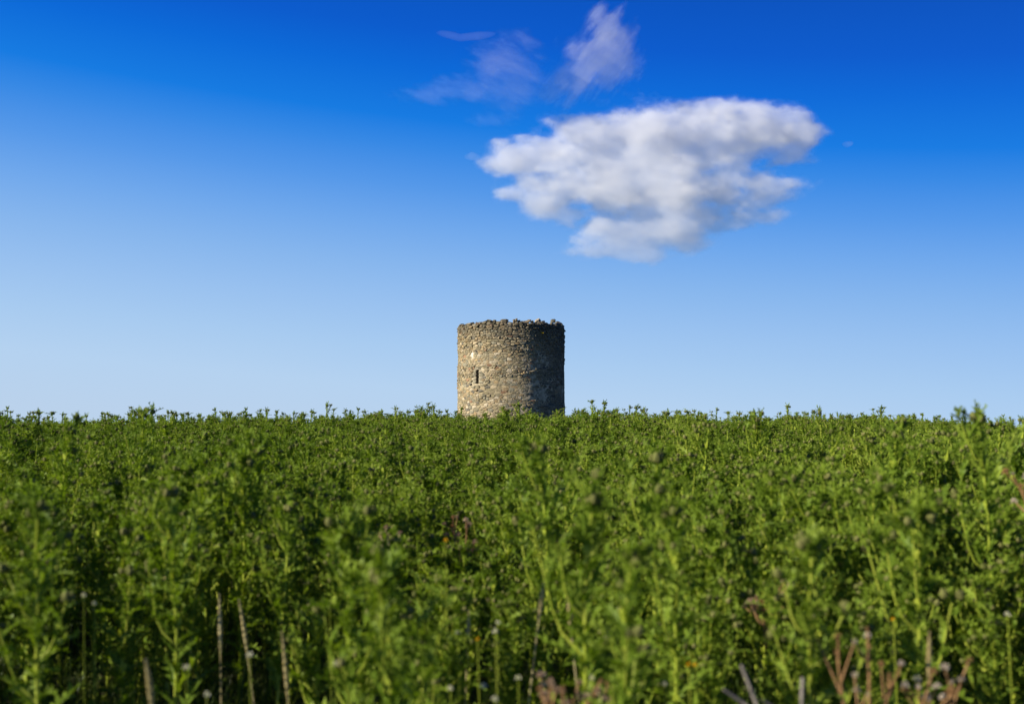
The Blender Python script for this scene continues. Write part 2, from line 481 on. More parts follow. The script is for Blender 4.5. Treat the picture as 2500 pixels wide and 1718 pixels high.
def build_tower():
    root = obj('stone_tower', None, label='round ruined stone tower with a narrow slit window behind the field', cat='tower')
    root.location = (TX, TY, 0)
    # mortar core with a slit opening
    na = 240; zs = np.linspace(T_Z0, T_TOP - 0.06, 150)
    sa = R(SLIT_A); sw = SLIT_W / 2 / t_rad(SLIT_Z)
    ang = np.sort(np.concatenate([np.linspace(-math.pi, math.pi, na, endpoint=False), [sa - sw, sa + sw]]))
    ang = np.array([a for a in ang if not (sa - sw + 1e-6 < a < sa + sw - 1e-6)])
    zs = np.sort(np.concatenate([zs, [SLIT_Z - SLIT_H / 2, SLIT_Z + SLIT_H / 2]]))
    A, Z = np.meshgrid(ang, zs)
    rr = t_rad(Z)
    n = fbm(np.stack([np.sin(A) * rr * 5, np.cos(A) * rr * 5, Z * 6], -1), 4, 3) - 0.5
    big = fbm(np.stack([np.sin(A) * rr * 0.7, np.cos(A) * rr * 0.7, Z * 0.7], -1), 3, 9) - 0.5
    RR = rr - 0.006 - 0.02 * sstep(2.0, 0.8, T_TOP - Z) + n * 0.06 + big * 0.05
    V = np.stack([np.sin(A) * RR, -np.cos(A) * RR, Z], -1).reshape(-1, 3)
    N = len(ang); F = []
    for j in range(len(zs) - 1):
        zm = (zs[j] + zs[j + 1]) / 2
        for i in range(N):
            i2 = (i + 1) % N
            am = (ang[i] + ang[i2]) / 2 if i2 else math.pi
            if abs(am - sa) < sw and abs(zm - SLIT_Z) < SLIT_H / 2: continue
            F.append((j * N + i, j * N + i2, (j + 1) * N + i2, (j + 1) * N + i))
    base = len(V)
    Vl = V.tolist()
    # inner face and wall head
    ri = 2.2
    nb = 96
    for z in (T_Z0, T_TOP - 0.1):
        for i in range(nb):
            a = 2 * math.pi * i / nb
            Vl.append((math.sin(a) * ri, -math.cos(a) * ri, z))
    for i in range(nb):
        i2 = (i + 1) % nb
        am = 2 * math.pi * (i + 0.5) / nb - (2 * math.pi if i >= nb / 2 else 0)
        F.append((base + i2, base + i, base + nb + i, base + nb + i2))
    hb = len(Vl)
    ro = t_rad(T_TOP) - 0.03
    for rad, dz in ((ro, -0.1), (ri, -0.1)):
        for i in range(nb):
            a = 2 * math.pi * i / nb
            Vl.append((math.sin(a) * rad, -math.cos(a) * rad, T_TOP + dz + 0.002))
    for i in range(nb):
        i2 = (i + 1) % nb
        F.append((hb + i, hb + i2, hb + nb + i2, hb + nb + i))
    hh = np.array([v[2] for v in Vl])
    cc = np.zeros((len(Vl), 3)); 
    nn = fbm(np.array(Vl) * 1.3, 3, 77)[:, None]
    cc[:] = np.array([0.45, 0.375, 0.245]) * (0.7 + 0.6 * nn)
    aa = np.arctan2([v[0] for v in Vl], [-v[1] for v in Vl])
    # a bare lime patch high on the left
    pa = R(-46); pz = EYE + 3.62
    patch = sstep(1.0, 0.55, np.hypot((aa - pa) * 3 / 0.14, (hh - pz) / 0.24) + (nn[:, 0] - 0.5) * 0.8)[:, None]
    cc = cc * (1 - patch) + np.array([0.62, 0.57, 0.48]) * patch
    topd = sstep(0.55, 0.05, T_TOP - hh)[:, None]
    cc = cc * (1 - 0.6 * topd) + np.array([0.09, 0.085, 0.07]) * 0.6 * topd
    obj('wall', mesh_from('wall', Vl, F, [M_STONE], True, None, cc), root)
    # slit window: splayed jambs running back into the dark inside
    g = Geo()
    ws, hs = SLIT_W / 2 / 3.0, SLIT_H / 2
    ring = []
    for rad, grow in ((3.0, 0.999), (2.62, 1.6), (2.21, 2.4)):
        ring.append([tp(sa - ws * grow, SLIT_Z - hs * 0.999, rad), tp(sa + ws * grow, SLIT_Z - hs * 0.999, rad), tp(sa + ws * grow, SLIT_Z + hs * 0.999, rad), tp(sa - ws * grow, SLIT_Z + hs * 0.999, rad)])
    vv = [p for q in ring for p in q]
    ff = []
    for q in range(2):
        for i in range(4):
            j = (i + 1) % 4
            ff.append((q * 4 + j, q * 4 + i, q * 4 + 4 + i, q * 4 + 4 + j))
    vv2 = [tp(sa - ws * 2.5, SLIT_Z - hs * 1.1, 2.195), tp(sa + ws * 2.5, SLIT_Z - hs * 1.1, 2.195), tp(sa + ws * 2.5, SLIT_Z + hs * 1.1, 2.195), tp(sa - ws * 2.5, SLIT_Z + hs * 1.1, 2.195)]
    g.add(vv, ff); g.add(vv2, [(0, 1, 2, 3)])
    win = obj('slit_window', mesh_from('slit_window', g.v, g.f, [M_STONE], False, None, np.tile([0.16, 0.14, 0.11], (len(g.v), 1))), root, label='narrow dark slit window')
    # dressed stones at the jambs
    stones = []      # (size, front?, verts, faces, colour)
    jz = SLIT_Z - SLIT_H / 2
    while jz < SLIT_Z + SLIT_H / 2 - 0.05:
        for s in (-1, 1):
            h = rnd.uniform(0.15, 0.22); w = rnd.uniform(0.2, 0.36)
            e = sa + s * (sw + 0.006 / 3)
            a0, a1 = (e - w / 3, e) if s < 0 else (e, e + w / 3)
            v, f = stone_verts(a0, a1, jz, jz + h - 0.015, 0.035, 0.2)
            c = np.array([0.25, 0.22, 0.145]) * rnd.uniform(0.8, 1.2)
            me = mesh_from('jamb_stone', v, f, [M_STONE], False, None, np.tile(c, (len(v), 1)))
            obj('jamb_stone', me, win)
        jz += 0.185
    lint, lf_ = stone_verts(sa - 0.085, sa + 0.085, SLIT_Z + SLIT_H / 2 + 0.01, SLIT_Z + SLIT_H / 2 + 0.14, 0.045, 0.2)
    obj('lintel', mesh_from('lintel', lint, lf_, [M_STONE], False, None, np.tile([0.27, 0.235, 0.16], (len(lint), 1))), win)
    # the rubble, laid at random
    HOLES = [(R(12.5), EYE + 0.62, 0.13, 0.09), (R(9), EYE + 0.5, 0.12, 0.07)]
    rm = t_rad(EYE + 2)
    cells = rubble_cells(rm, T_Z0, T_TOP)
    cen = np.array([c.mean(0) for c in cells])
    cang = (cen[:, 0] / rm + math.pi) % (2 * math.pi) - math.pi
    rough = fbm(np.stack([np.sin(cang) * 2, np.cos(cang) * 2, cen[:, 1] * 1.2], -1), 3, 21)
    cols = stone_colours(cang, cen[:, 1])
    for cell, cm, am, rg, colr in zip(cells, cen, cang, rough, cols):
        zm = cm[1]
        if zm > T_TOP or cell[:, 1].max() > T_TOP + 0.12: continue
        w, hgt = np.ptp(cell[:, 0]), np.ptp(cell[:, 1])
        if w < 0.05 or hgt < 0.03: continue
        if abs(am - sa) * 3 < SLIT_W / 2 + 0.17 + w * 0.25 and abs(zm - SLIT_Z) < SLIT_H / 2 + 0.08: continue
        if abs(am - pa) * 3 < 0.1 and abs(zm - pz) < 0.17: continue
        if any(abs(am - hx) * 3 < hw and abs(zm - hz) < hh_ for hx, hz, hw, hh_ in HOLES): continue
        t = T_TOP - zm
        deep = max(float(sstep(2.2, 0.9, t)), 0.8 * float(sstep(0.5, 0.64, rg)))
        if zm < EYE + 0.9: deep = max(deep, 0.35)
        prot = (0.012 + 0.036 * deep) * rnd.uniform(0.5, 1.6)
        if t < 0.35: prot *= rnd.uniform(0.5, 1.8)
        cell = cell.copy()
        if cell[0, 0] / rm > math.pi: cell[:, 0] -= 2 * math.pi * rm
        v, f = stone_cell(cell, prot, 0.09, 0.007 + 0.007 * deep, rm)
        stones.append((w * hgt * max(0.02, math.cos(am)) if abs(am) < 1.5 and zm > EYE - 0.1 else -1, v, f, colr))
    stones.sort(key=lambda s: -s[0])
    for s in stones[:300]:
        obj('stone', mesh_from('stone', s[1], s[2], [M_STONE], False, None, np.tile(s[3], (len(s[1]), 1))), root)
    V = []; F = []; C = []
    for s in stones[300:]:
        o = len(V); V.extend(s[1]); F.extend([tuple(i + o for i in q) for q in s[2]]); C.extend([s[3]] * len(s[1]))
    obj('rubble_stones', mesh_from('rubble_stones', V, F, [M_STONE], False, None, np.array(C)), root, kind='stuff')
    # loose stones along the broken wall head
    def loose(a, rad, z, sx, sy, sz, c, yaw):
        V = []; F = []
        prof = [(-1.0, 0.8), (-0.5, 1.0), (0.55, 0.92), (1.0, 0.7)]
        k = 6
        M = Matrix.Translation(tp(a, z, rad)) @ Matrix.Rotation(a + yaw, 4, 'Z') @ Euler((rnd.gauss(0, 0.26), rnd.gauss(0, 0.26), 0)).to_matrix().to_4x4()
        for pz_, pr_ in prof:
            for i in range(k):
                t = 2 * math.pi * i / k
                q = rnd.uniform(0.8, 1.15) * pr_
                V.append(M @ Vector((math.cos(t) * sx * q, math.sin(t) * sy * q, (pz_ + rnd.uniform(-0.15, 0.15)) * sz)))
        for j in range(3):
            for i in range(k):
                b = j * k + i; d = j * k + (i + 1) % k
                F.append((b, d, d + k, b + k))
        F.append(tuple(range(3 * k, 4 * k))); F.append(tuple(reversed(range(k))))
        obj('coping_stone', mesh_from('coping_stone', V, F, [M_STONE], False, None, np.tile(c, (len(V), 1))), root)
    def crest(a):
        """ragged height of the broken head above the mean wall top"""
        d = math.degrees(a)
        e = 0.02
        e += 0.09 * math.exp(-((d + 2) / 17) ** 2) + 0.05 * math.exp(-((d + 22) / 9) ** 2) - 0.09 * math.exp(-((d + 62) / 16) ** 2) - 0.06 * math.exp(-((d - 52) / 16) ** 2)
        return e
    a = -math.pi
    while a < math.pi - 0.03:
        front = abs(a) < 1.75
        w = rnd.choice([rnd.uniform(0.1, 0.2), rnd.uniform(0.2, 0.42)]) if front else rnd.uniform(0.3, 0.5)
        da = w / 3.0
        am = a + da / 2
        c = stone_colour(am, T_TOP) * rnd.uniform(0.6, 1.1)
        e = crest(am) if front else rnd.uniform(0.0, 0.1)
        if not front and abs(math.degrees(am)) > 100:
            d = math.degrees(am)
            if 150 < d < 163 : e = 0.26
            if 118 < d < 140 : e = 0.24
        sz = rnd.choice([0.035, 0.05, 0.065, 0.095]) * rnd.uniform(0.8, 1.2)
        if rnd.random() < 0.2: e -= 0.09
        loose(am, t_rad(T_TOP) - rnd.uniform(0.13, 0.2), T_TOP + e + rnd.gauss(0, 0.03), w * 0.6, rnd.uniform(0.13, 0.19), sz, c, rnd.gauss(0, 0.12))
        if e > 0.06:
            loose(am + rnd.uniform(-0.02, 0.02), t_rad(T_TOP) - 0.2, T_TOP + e * 0.35 - 0.03, w * 0.55, 0.17, 0.09, c * rnd.uniform(0.8, 1.2), rnd.gauss(0, 0.1))
        if rnd.random() < 0.7:
            loose(am + rnd.uniform(-0.03, 0.03), 2.5, T_TOP + rnd.uniform(-0.04, 0.06), w * 0.5, 0.17, 0.08, c * rnd.uniform(0.8, 1.2), rnd.gauss(0, 0.3))
        a += da
    # flat slab jutting at the right end of the head
    loose(R(66), 2.86, T_TOP + 0.12, 0.3, 0.2, 0.05, np.array([0.14, 0.13, 0.1]), 0.2)
    loose(R(56), 2.8, T_TOP + 0.2, 0.16, 0.14, 0.1, np.array([0.12, 0.11, 0.08]), 0.2)
    loose(R(40), 2.3, T_TOP + 0.17, 0.24, 0.16, 0.11, np.array([0.36, 0.3, 0.2]), 0.2)
    loose(R(47), 2.35, T_TOP + 0.1, 0.2, 0.16, 0.09, np.array([0.3, 0.26, 0.18]), 0.5)
    return root
build_tower()

def wall_weed():
    a = R(34.5)
    r = t_rad(T_TOP - 0.6) + 0.03
    x, y, z = tp(a, T_TOP - 0.62, r)
    root = obj('wall_weed', None, label='tiny yellow flowering weed rooted high in the tower wall', cat='weed')
    root.location = (TX + x, TY + y, z)
    for k in range(5):
        g = Geo()
        d = Vector((rnd.uniform(-0.11, 0.11), -rnd.uniform(0.06, 0.14), rnd.uniform(0.02, 0.16)))
        g.tube([(0, 0.04, 0), d * 0.5, d], [0.005, 0.004, 0.003], 4)
        st = obj('stem', g.mesh('weed_stem', [M_STEM]), root)
        f = Geo()
        for q in range(6):
            t = q * math.pi / 3
            p = d; e = Vector((math.cos(t) * 0.04, -0.012, math.sin(t) * 0.04)); e2 = Vector((math.cos(t + 0.6) * 0.032, -0.012, math.sin(t + 0.6) * 0.032))
            f.add([p, p + e, p + e2], [(0, 1, 2)])
        obj('flower', f.mesh('weed_flower', [M_YELLOW]), st)
wall_weed()

# ------------------------------------------------------------------ thistle building blocks
def leaf_geo(seed, lobes=6, width=0.24, arch=0.35, droop=0.5):
    q = random.Random(seed)
    n = lobes
    V = []; F = []
    mids = []; 
    for j in range(n + 1):
        t = j / n
        mids.append((t, 0.02 * math.sin(t * 6 + seed), arch * t - droop * t * t))
    V += mids
    for s in (-1, 1):
        sin_i = []
        for j in range(n + 1):
            t = j / n
            w = width * (math.sin(math.pi * min(1, (t * 0.9 + 0.08)) ** 0.85)) if j < n else 0
            m = mids[j]
            V.append((m[0], m[1] + s * max(0.010, w * 0.2), m[2] + 0.03)); sin_i.append(len(V) - 1)
        for j in range(n):
            t = (j + 0.55) / n
            w = width * math.sin(math.pi * min(1, (t * 0.9 + 0.08)) ** 0.85)
            mz = arch * t - droop * t * t
            zz = (0.09 if (j % 2) else -0.03) * q.uniform(0.6, 1.4)
            V.append((t + 0.11 + q.uniform(-0.02, 0.03), s * w * q.uniform(0.85, 1.25), mz + 0.04 + zz)); tip = len(V) - 1
            a, b = j, j + 1; c, d = sin_i[j + 1], sin_i[j]
            if s > 0:
                F += [(a, b, c, d), (d, c, tip)]
            else:
                F += [(b, a, d, c), (c, d, tip)]
    return V, F

LEAVES = [leaf_geo(1, 8, 0.22, 0.25, 0.35), leaf_geo(2, 8, 0.19, 0.3, 0.6), leaf_geo(3, 7, 0.23, 0.15, 0.1), leaf_geo(4, 9, 0.2, 0.3, 0.8)]
LEAF_ME = [mesh_from('leaf', v, f, [M_LEAF]) for v, f in LEAVES]

def bud_geo(seed):
    """egg-shaped bud wrapped in spine-tipped bracts, base at the origin, one unit high"""
    q = random.Random(seed)
    V = [(0, 0, 0)]; F = []
    prof = [(0.16, 0.42), (0.42, 0.56), (0.7, 0.45), (0.92, 0.26)]
    k = 7
    for z, r in prof:
        for i in range(k):
            t = 2 * math.pi * i / k + z
            V.append((math.cos(t) * r, math.sin(t) * r, z))
    V.append((0, 0, 1.02))
    for i in range(k):
        F.append((0, 1 + (i + 1) % k, 1 + i))
        for j in range(3):
            a = 1 + j * k + i; b = 1 + j * k + (i + 1) % k
            F.append((a, b, b + k, a + k))
        F.append((1 + 3 * k + i, 1 + 3 * k + (i + 1) % k, len(V) - 1))
    for j in range(2):
        for i in range(k):
            t = 2 * math.pi * (i + 0.5 * j) / k; z = (0.3, 0.6)[j]; r = 0.5
            o = len(V)
            V += [(math.cos(t - 0.2) * r, math.sin(t - 0.2) * r, z - 0.1), (math.cos(t + 0.2) * r, math.sin(t + 0.2) * r, z - 0.1), (math.cos(t) * r * 1.65, math.sin(t) * r * 1.65, z + 0.25 + q.uniform(-0.1, 0.1))]
            F.append((o, o + 1, o + 2))
    return V, F
BUDS = [bud_geo(1), bud_geo(2)]
BUD_ME = [mesh_from('bud', v, f, [M_BUD]) for v, f in BUDS]

def thistle_plan(seed, H, nleaf=24, nbranch=5, bushy=1.0, bud=1.0, slender=False):
    """stem geometry plus transforms of leaves and buds for a plant H metres tall"""
    q = random.Random(seed)
    g = Geo()
    lean = Vector((q.gauss(0, 0.03), q.gauss(0, 0.03), 0))
    bend = Vector((q.gauss(0, 0.03), q.gauss(0, 0.03), 0))
    def axis(t): return Vector((0, 0, H * t)) + lean * H * t + bend * H * (t * t - 0.6 * t) + Vector((math.sin(t * 9 + seed), math.cos(t * 8 + seed), 0)) * 0.006
    n = 8
    r0 = 0.007 * (0.75 + 0.35 * H)
    g.tube([axis(i / n) for i in range(n + 1)], [r0 * (1 - 0.55 * i / n) for i in range(n + 1)], 6)
    # spiny wings down the stem
    for w in range(3):
        a = w * 2.1 + q.uniform(0, 1)
        for i in range(1, n):
            p = axis(i / n); p2 = axis(i / n + 0.045)
            d = Vector((math.cos(a), math.sin(a), 0))
            g.add([p + d * r0 * 0.5, p2 + d * r0 * 0.4, (p + p2) / 2 + d * (r0 + 0.009) + Vector((0, 0, 0.01))], [(0, 1, 2)])
    leaves = []; buds = []
    def add_leaf(p, az, el, L, roll=0.0):
        M = Matrix.Translation(p) @ Matrix.Rotation(az, 4, 'Z') @ Matrix.Rotation(-el, 4, 'Y') @ Matrix.Rotation(roll, 4, 'X') @ Matrix.Diagonal((L, L, L, 1))
        leaves.append((q.randrange(4), M))
    def add_bud(p, d, s):
        z = d.normalized(); x = z.orthogonal().normalized(); y = z.cross(x)
        M = Matrix((x, y, z)).transposed().to_4x4()
        buds.append((q.randrange(2), Matrix.Translation(p) @ M @ Matrix.Diagonal((s * 0.8, s * 0.8, s, 1))))
    az = q.uniform(0, 6.28)
    for i in range(nleaf):
        t = 0.12 + 0.85 * ((i + q.uniform(-0.3, 0.3)) / nleaf + 0.001) ** 0.47 if i else 0.2
        az += 2.39996 + q.gauss(0, 0.25)
        L = (0.16 - 0.085 * t) * q.uniform(0.65, 1.25) * (0.8 + 0.2 * H) * bushy
        el = R(q.gauss(66, 9)) if slender and t > 0.4 else R(q.gauss(36 + 24 * t, 12)) if t > 0.3 else R(q.gauss(20, 16))
        add_leaf(axis(t), az, el, L, q.gauss(0, 0.3))
    # short side shoots near the head, each ending in a knot of buds
    for b in range(nbranch):
        t = 0.55 + 0.4 * (b + q.random()) / max(1, nbranch)
        p = axis(t); a = q.uniform(0, 6.28); tilt = R(q.uniform(12, 34))
        Lb = (0.36 * (1.05 - t) + 0.08) * q.uniform(0.7, 1.3)
        d = Vector((math.cos(a) * math.sin(tilt), math.sin(a) * math.sin(tilt), math.cos(tilt)))
        hz = Vector((math.cos(a), math.sin(a), 0)); mid = p + hz * Lb * 0.3 + Vector((0, 0, Lb * 0.36)); e = p + hz * Lb * (0.3 + 0.5 * math.sin(tilt)) + Vector((0, 0, Lb * 0.98)); d = (e - mid).normalized()
        g.tube([p, p.lerp(mid, 0.5) + hz * Lb * 0.06, mid, mid.lerp(e, 0.5), e], [r0 * 0.4, r0 * 0.37, r0 * 0.34, r0 * 0.3, r0 * 0.27], 5)
        for k in range(6):
            u = 0.2 + 0.78 * k / 6
            pp = p.lerp(mid, u * 2) if u < 0.5 else mid.lerp(e, u * 2 - 1)
            add_leaf(pp, a + k * 2.4 + 1, R(q.gauss(46, 15)), (0.085 - 0.02 * u) * q.uniform(0.8, 1.35) * bushy, q.gauss(0, 0.3))
        nb = q.choice([0, 1, 1, 2, 2])
        for k in range(nb):
            o = Vector((q.gauss(0, 0.009), q.gauss(0, 0.009), q.uniform(-0.004, 0.006)))
            add_bud(e + o, d + o * 35, 0.022 * q.uniform(0.75, 1.25) * bud)
        for k in range(3):
            add_leaf(e - d * 0.012, q.uniform(0, 6.28), R(q.uniform(45, 80)), 0.05 * q.uniform(0.8, 1.3), q.gauss(0, 0.3))
    e = axis(1.0)
    for k in range(q.choice([2, 3, 4])):
        o = Vector((q.gauss(0, 0.011), q.gauss(0, 0.011), q.uniform(-0.006, 0.008)))
        add_bud(e + o, Vector((0, 0, 1)) + o * 40, 0.027 * q.uniform(0.8, 1.2) * bud)
    for k in range(5 if slender else 7):
        add_leaf(axis(0.975 + 0.003 * k), k * 2.4 + q.uniform(0, 1), R(q.uniform(40, 80)), 0.066 * q.uniform(0.8, 1.4), q.gauss(0, 0.3))
    return g, leaves, buds

def plan_height(plan):
    return max(M.translation.z for k, M in plan[2]) + 0.02

def bake(plan, name):
    """the plant as one mesh (for the uncountable rest of the field)"""
    g, leaves, buds = plan
    o = Geo()
    o.add(g.v, g.f, 0)
    for k, M in leaves: o.put(*LEAVES[k], M, 1)
    for k, M in buds: o.put(*BUDS[k], M, 2)
    return o.mesh(name, [M_STEM, M_LEAF, M_BUD])

# kinds of plant shared by the individuals
PLANS = []
for s in range(12):
    H = [0.92, 1.0, 0.86, 1.06, 0.96, 1.1, 0.8, 1.02, 0.9, 1.14, 0.98, 0.88][s]
    PLANS.append((H, thistle_plan(100 + s, H, [30, 32, 28, 34, 27, 32][s % 6], [6, 5, 7, 6, 4, 7][s % 6])))
for s in range(4):
    H = [1.12, 1.2, 1.05, 1.15][s]
    PLANS.append((H, thistle_plan(140 + s, H, 30, [0, 1, 2, 1][s], 0.72, 1.0, True)))
for s in range(4):
    H = [0.95, 1.05, 0.85, 1.15][s]
    PLANS.append((H, thistle_plan(160 + s, H, 34, [6, 4, 7, 5][s], 1.05, 1.15)))
PLANS = [(plan_height(p), p) for _h, p in PLANS]
STEM_ME = [p[1][0].mesh('stem', [M_STEM]) for p in PLANS]
FOLIAGE_ME = []; BUDS_ME = []
for H, (g, leaves, buds) in PLANS:
    o = Geo()
    for k, M in leaves: o.put(*LEAVES[k], M, 0)
    FOLIAGE_ME.append(o.mesh('foliage', [M_LEAF]))
    o = Geo()
    for k, M in buds: o.put(*BUDS[k], M, 0)
    BUDS_ME.append(o.mesh('buds', [M_BUD]))

def place_thistle(k, x, y, H, yaw, label, group, detail):
    """one thistle plant: an Empty at its foot, with stem, leaves and buds under it"""
    H0, (g, leaves, buds) = PLANS[k]
    s = H / H0
    root = bpy.data.objects.new('thistle', None)
    root.empty_display_size = 0.1
    col.objects.link(root)
    root.location = (x, y, float(gz(x, y)) - 0.02)
    root.rotation_euler = (0, 0, yaw)
    sw = s ** 0.5
    root.scale = (sw, sw, s)
    tag(root, label, 'thistle', group)
    st = bpy.data.objects.new('stem', STEM_ME[k]); col.objects.link(st); st.parent = root
    if detail:
        for kk, M in leaves:
            o = bpy.data.objects.new('leaf', LEAF_ME[kk]); col.objects.link(o); o.parent = root; o.matrix_local = M
        for kk, M in buds:
            o = bpy.data.objects.new('bud', BUD_ME[kk]); col.objects.link(o); o.parent = root; o.matrix_local = M
    else:
        o = bpy.data.objects.new('foliage', FOLIAGE_ME[k]); col.objects.link(o); o.parent = root; o['kind'] = 'stuff'
        o = bpy.data.objects.new('buds', BUDS_ME[k]); col.objects.link(o); o.parent = root; o['kind'] = 'stuff'
    return root

# ------------------------------------------------------------------ where the plants stand
def ray(px, py, d):
    """point at depth d seen towards a direction given by photograph pixels, used to survey real positions"""
    a = R(PITCH)
    u = (px - 1250) / FPX; v = (859 - py) / FPX
    f = Vector((0, math.cos(a), math.sin(a))); up = Vector((0, -math.sin(a), math.cos(a)))
    p = f + Vector((1, 0, 0)) * u + up * v
    p *= d / p.y
    return Vector((p.x, p.y, EYE + p.z))

HERO = [  # head seen at (px, py), depth, label
    (158, 1012, 6.6, 'pair of tall thistle heads above the skyline near the left edge'),
    (335, 1008, 8.2, 'tall thistle breaking the skyline, second from the left edge'),
    (1868, 1004, 9.0, 'spiky leafed thistle standing tall on the skyline right of the tower'),
    (2012, 1000, 11.5, 'slender spiky thistle tip on the skyline right of the big spiky one'),
    (2168, 1022, 6.2, 'broad soft thistle head on the skyline in the right quarter'),
    (2395, 1013, 4.6, 'dark blurred thistle head above the skyline near the right edge'),
    (612, 1072, 5.4, 'tall thistle reaching just under the skyline left of the tower'),
    (125, 1218, 3.3, 'big dark blurred thistle head low at the left edge'),
    (1408, 1150, 3.2, 'largest blurred pair of thistle heads just right of the tower foot'),
    (1612, 1108, 4.2, 'blurred round thistle head right of the largest pair'),
    (835, 1235, 3.4, 'dark blurred thistle head in front, left of the tower'),
    (1948, 1305, 2.9, 'near thistle with a thick bright stem in the right half'),
    (1640, 1190, 3.5, 'near thistle with a straight bright stem right of centre'),
    (437, 1190, 3.9, 'near thistle with a bright yellow green stem in the left quarter'),
    (2240, 1180, 3.6, 'near thistle with a pale stem close to the right edge'),
    (1500, 1330, 2.7, 'lowest near thistle in front, below the largest pair of heads'),
    (975, 1330, 2.8, 'near thistle with grey round bud below and left of the tower'),
    (1325, 1085, 4.4, 'near thistle with grey green heads right under the tower'),
]
def in_front(x, y, margin=0.0):
    return y > 1.5 and abs(x) < 0.45 * y + margin

def density(x, y):
    """stems per square metre: ragged front edge, then a full stand"""
    e = 3.5 + 0.9 * (vnoise(np.stack([x * 0.8, x * 0, x * 0], -1), 4) - 0.5)
    e = e + 0.9 * ((x > -1.7) & (x < -0.6))
    d = 2.0 + 19 * sstep(0, 2.0, y - e + 0.7)
    d = d * np.clip(3.2 * fbm(np.stack([x * 0.9, y * 0.9, x * 0], -1), 3, 33) - 0.6, 0.45, 1.7)
    d = np.where(y < 2.95, 0, d); d = np.where(y > 12, d * 0.9, d); d = np.where(y > 34, d * 0.45, d)
    return d

def tall(x, y):
    x = np.asarray(x, float); y = np.asarray(y, float)
    n = fbm(np.stack([x * 0.6 + 5, y * 0.6, x * 0 + 2.0], -1), 3, 52)
    h = 0.67 + 0.74 * n + rng.normal(0, 0.08, len(x))
    lone = (y > 7) & (rng.random(len(x)) < 0.11)      # slender shoots that overtop the rest
    h = h + np.where(lone, rng.uniform(0.06, 0.24, len(x)), 0)
    h = h * (0.88 + 0.12 * sstep(2.6, 5.5, y))       # shorter at the front edge
    return np.maximum(0.45, h), lone

pts = []
for y0, y1, step in ((2.4, 34, 0.2), (34, 60, 0.32)):
    yv = np.arange(y0, y1, step)
    for yy in yv:
        half = 0.56 * yy + 4.0
        x = np.arange(-half, half, step); x = x + rng.uniform(0, step, len(x)); y = yy + rng.uniform(0, step, len(x))
        ok = (rng.random(len(x)) < density(x, y) * step * step) & (np.hypot(x - TX, y - TY) > 3.6)
        pts += list(zip(x[ok].tolist(), y[ok].tolist()))
heroes = []
for px, py, d, lab in HERO:
    p = ray(px, py, d)
    heroes.append((p.x, p.y, p.z - float(gz(p.x, p.y)), lab))
pts = [p for p in pts if all(math.hypot(p[0] - h[0], p[1] - h[1]) > 0.13 for h in heroes)]
# keep sight lines to the nearest named heads reasonably open
near = sorted([p for p in pts if in_front(p[0], p[1], 0.05)], key=lambda p: p[1])
N_IND = 300 - len(heroes)
ind = near[:N_IND]
indset = set(ind)
rest = [p for p in pts if p not in indset]
for i, (x, y, H, lab) in enumerate(heroes):
    k = 14 if 'slender' in lab else 16 + (i % 4)
    place_thistle(k, x, y, H + 0.02, rnd.uniform(0, 6.28), lab, 'tall thistles standing out from the field', True)
COLS = [(250, 'at the left edge'), (560, 'in the left quarter'), (860, 'left of centre'), (1110, 'just left of the tower'), (1390, 'straight below the tower'), (1640, 'just right of the tower'),
        (1940, 'right of centre'), (2250, 'in the right quarter'), (9999, 'at the right edge')]
def zone(x, y):
    u = x / y * FPX + 1250
    c = next(t for lim, t in COLS if u < lim)
    b = ('blurred green thistle in the front fringe' if y < 4.0 else 'leafy green thistle in the second row' if y < 4.9 else 'leafy green thistle in the third row' if y < 5.7 else 'small leafy thistle in the fourth row')
    return b, c
ind_h, ind_l = tall([p[0] for p in ind], [p[1] for p in ind])
cells_ = {}
for i, (x, y) in enumerate(ind): cells_.setdefault(zone(x, y), []).append(i)
labels = {}
for (b, c), ii in cells_.items():
    rows = b.split(' in the ')[1]
    free = list(ii)
    if len(ii) == 1:
        labels[ii[0]] = 'only ' + b + ' of the field ' + c
        continue
    for word, kf in (('tallest ', lambda i: -ind_h[i]), ('shortest ', lambda i: ind_h[i]), ('leftmost ', lambda i: ind[i][0] / ind[i][1]), ('rightmost ', lambda i: -ind[i][0] / ind[i][1])):
        w = min(ii, key=kf)
        if w in free:
            labels[w] = word + b + ' of the field ' + c; free.remove(w)
    for i in free: labels[i] = 'middling ' + b + ' of the field ' + c
for i, (x, y) in enumerate(ind):
    b, c = zone(x, y)
    place_thistle(12 + rnd.randrange(4) if ind_l[i] else rnd.randrange(12), x, y, float(ind_h[i]), rnd.uniform(0, 6.28), labels[i], 'thistles ' + b.split(' thistle ')[1] + ' ' + c, i < 60)

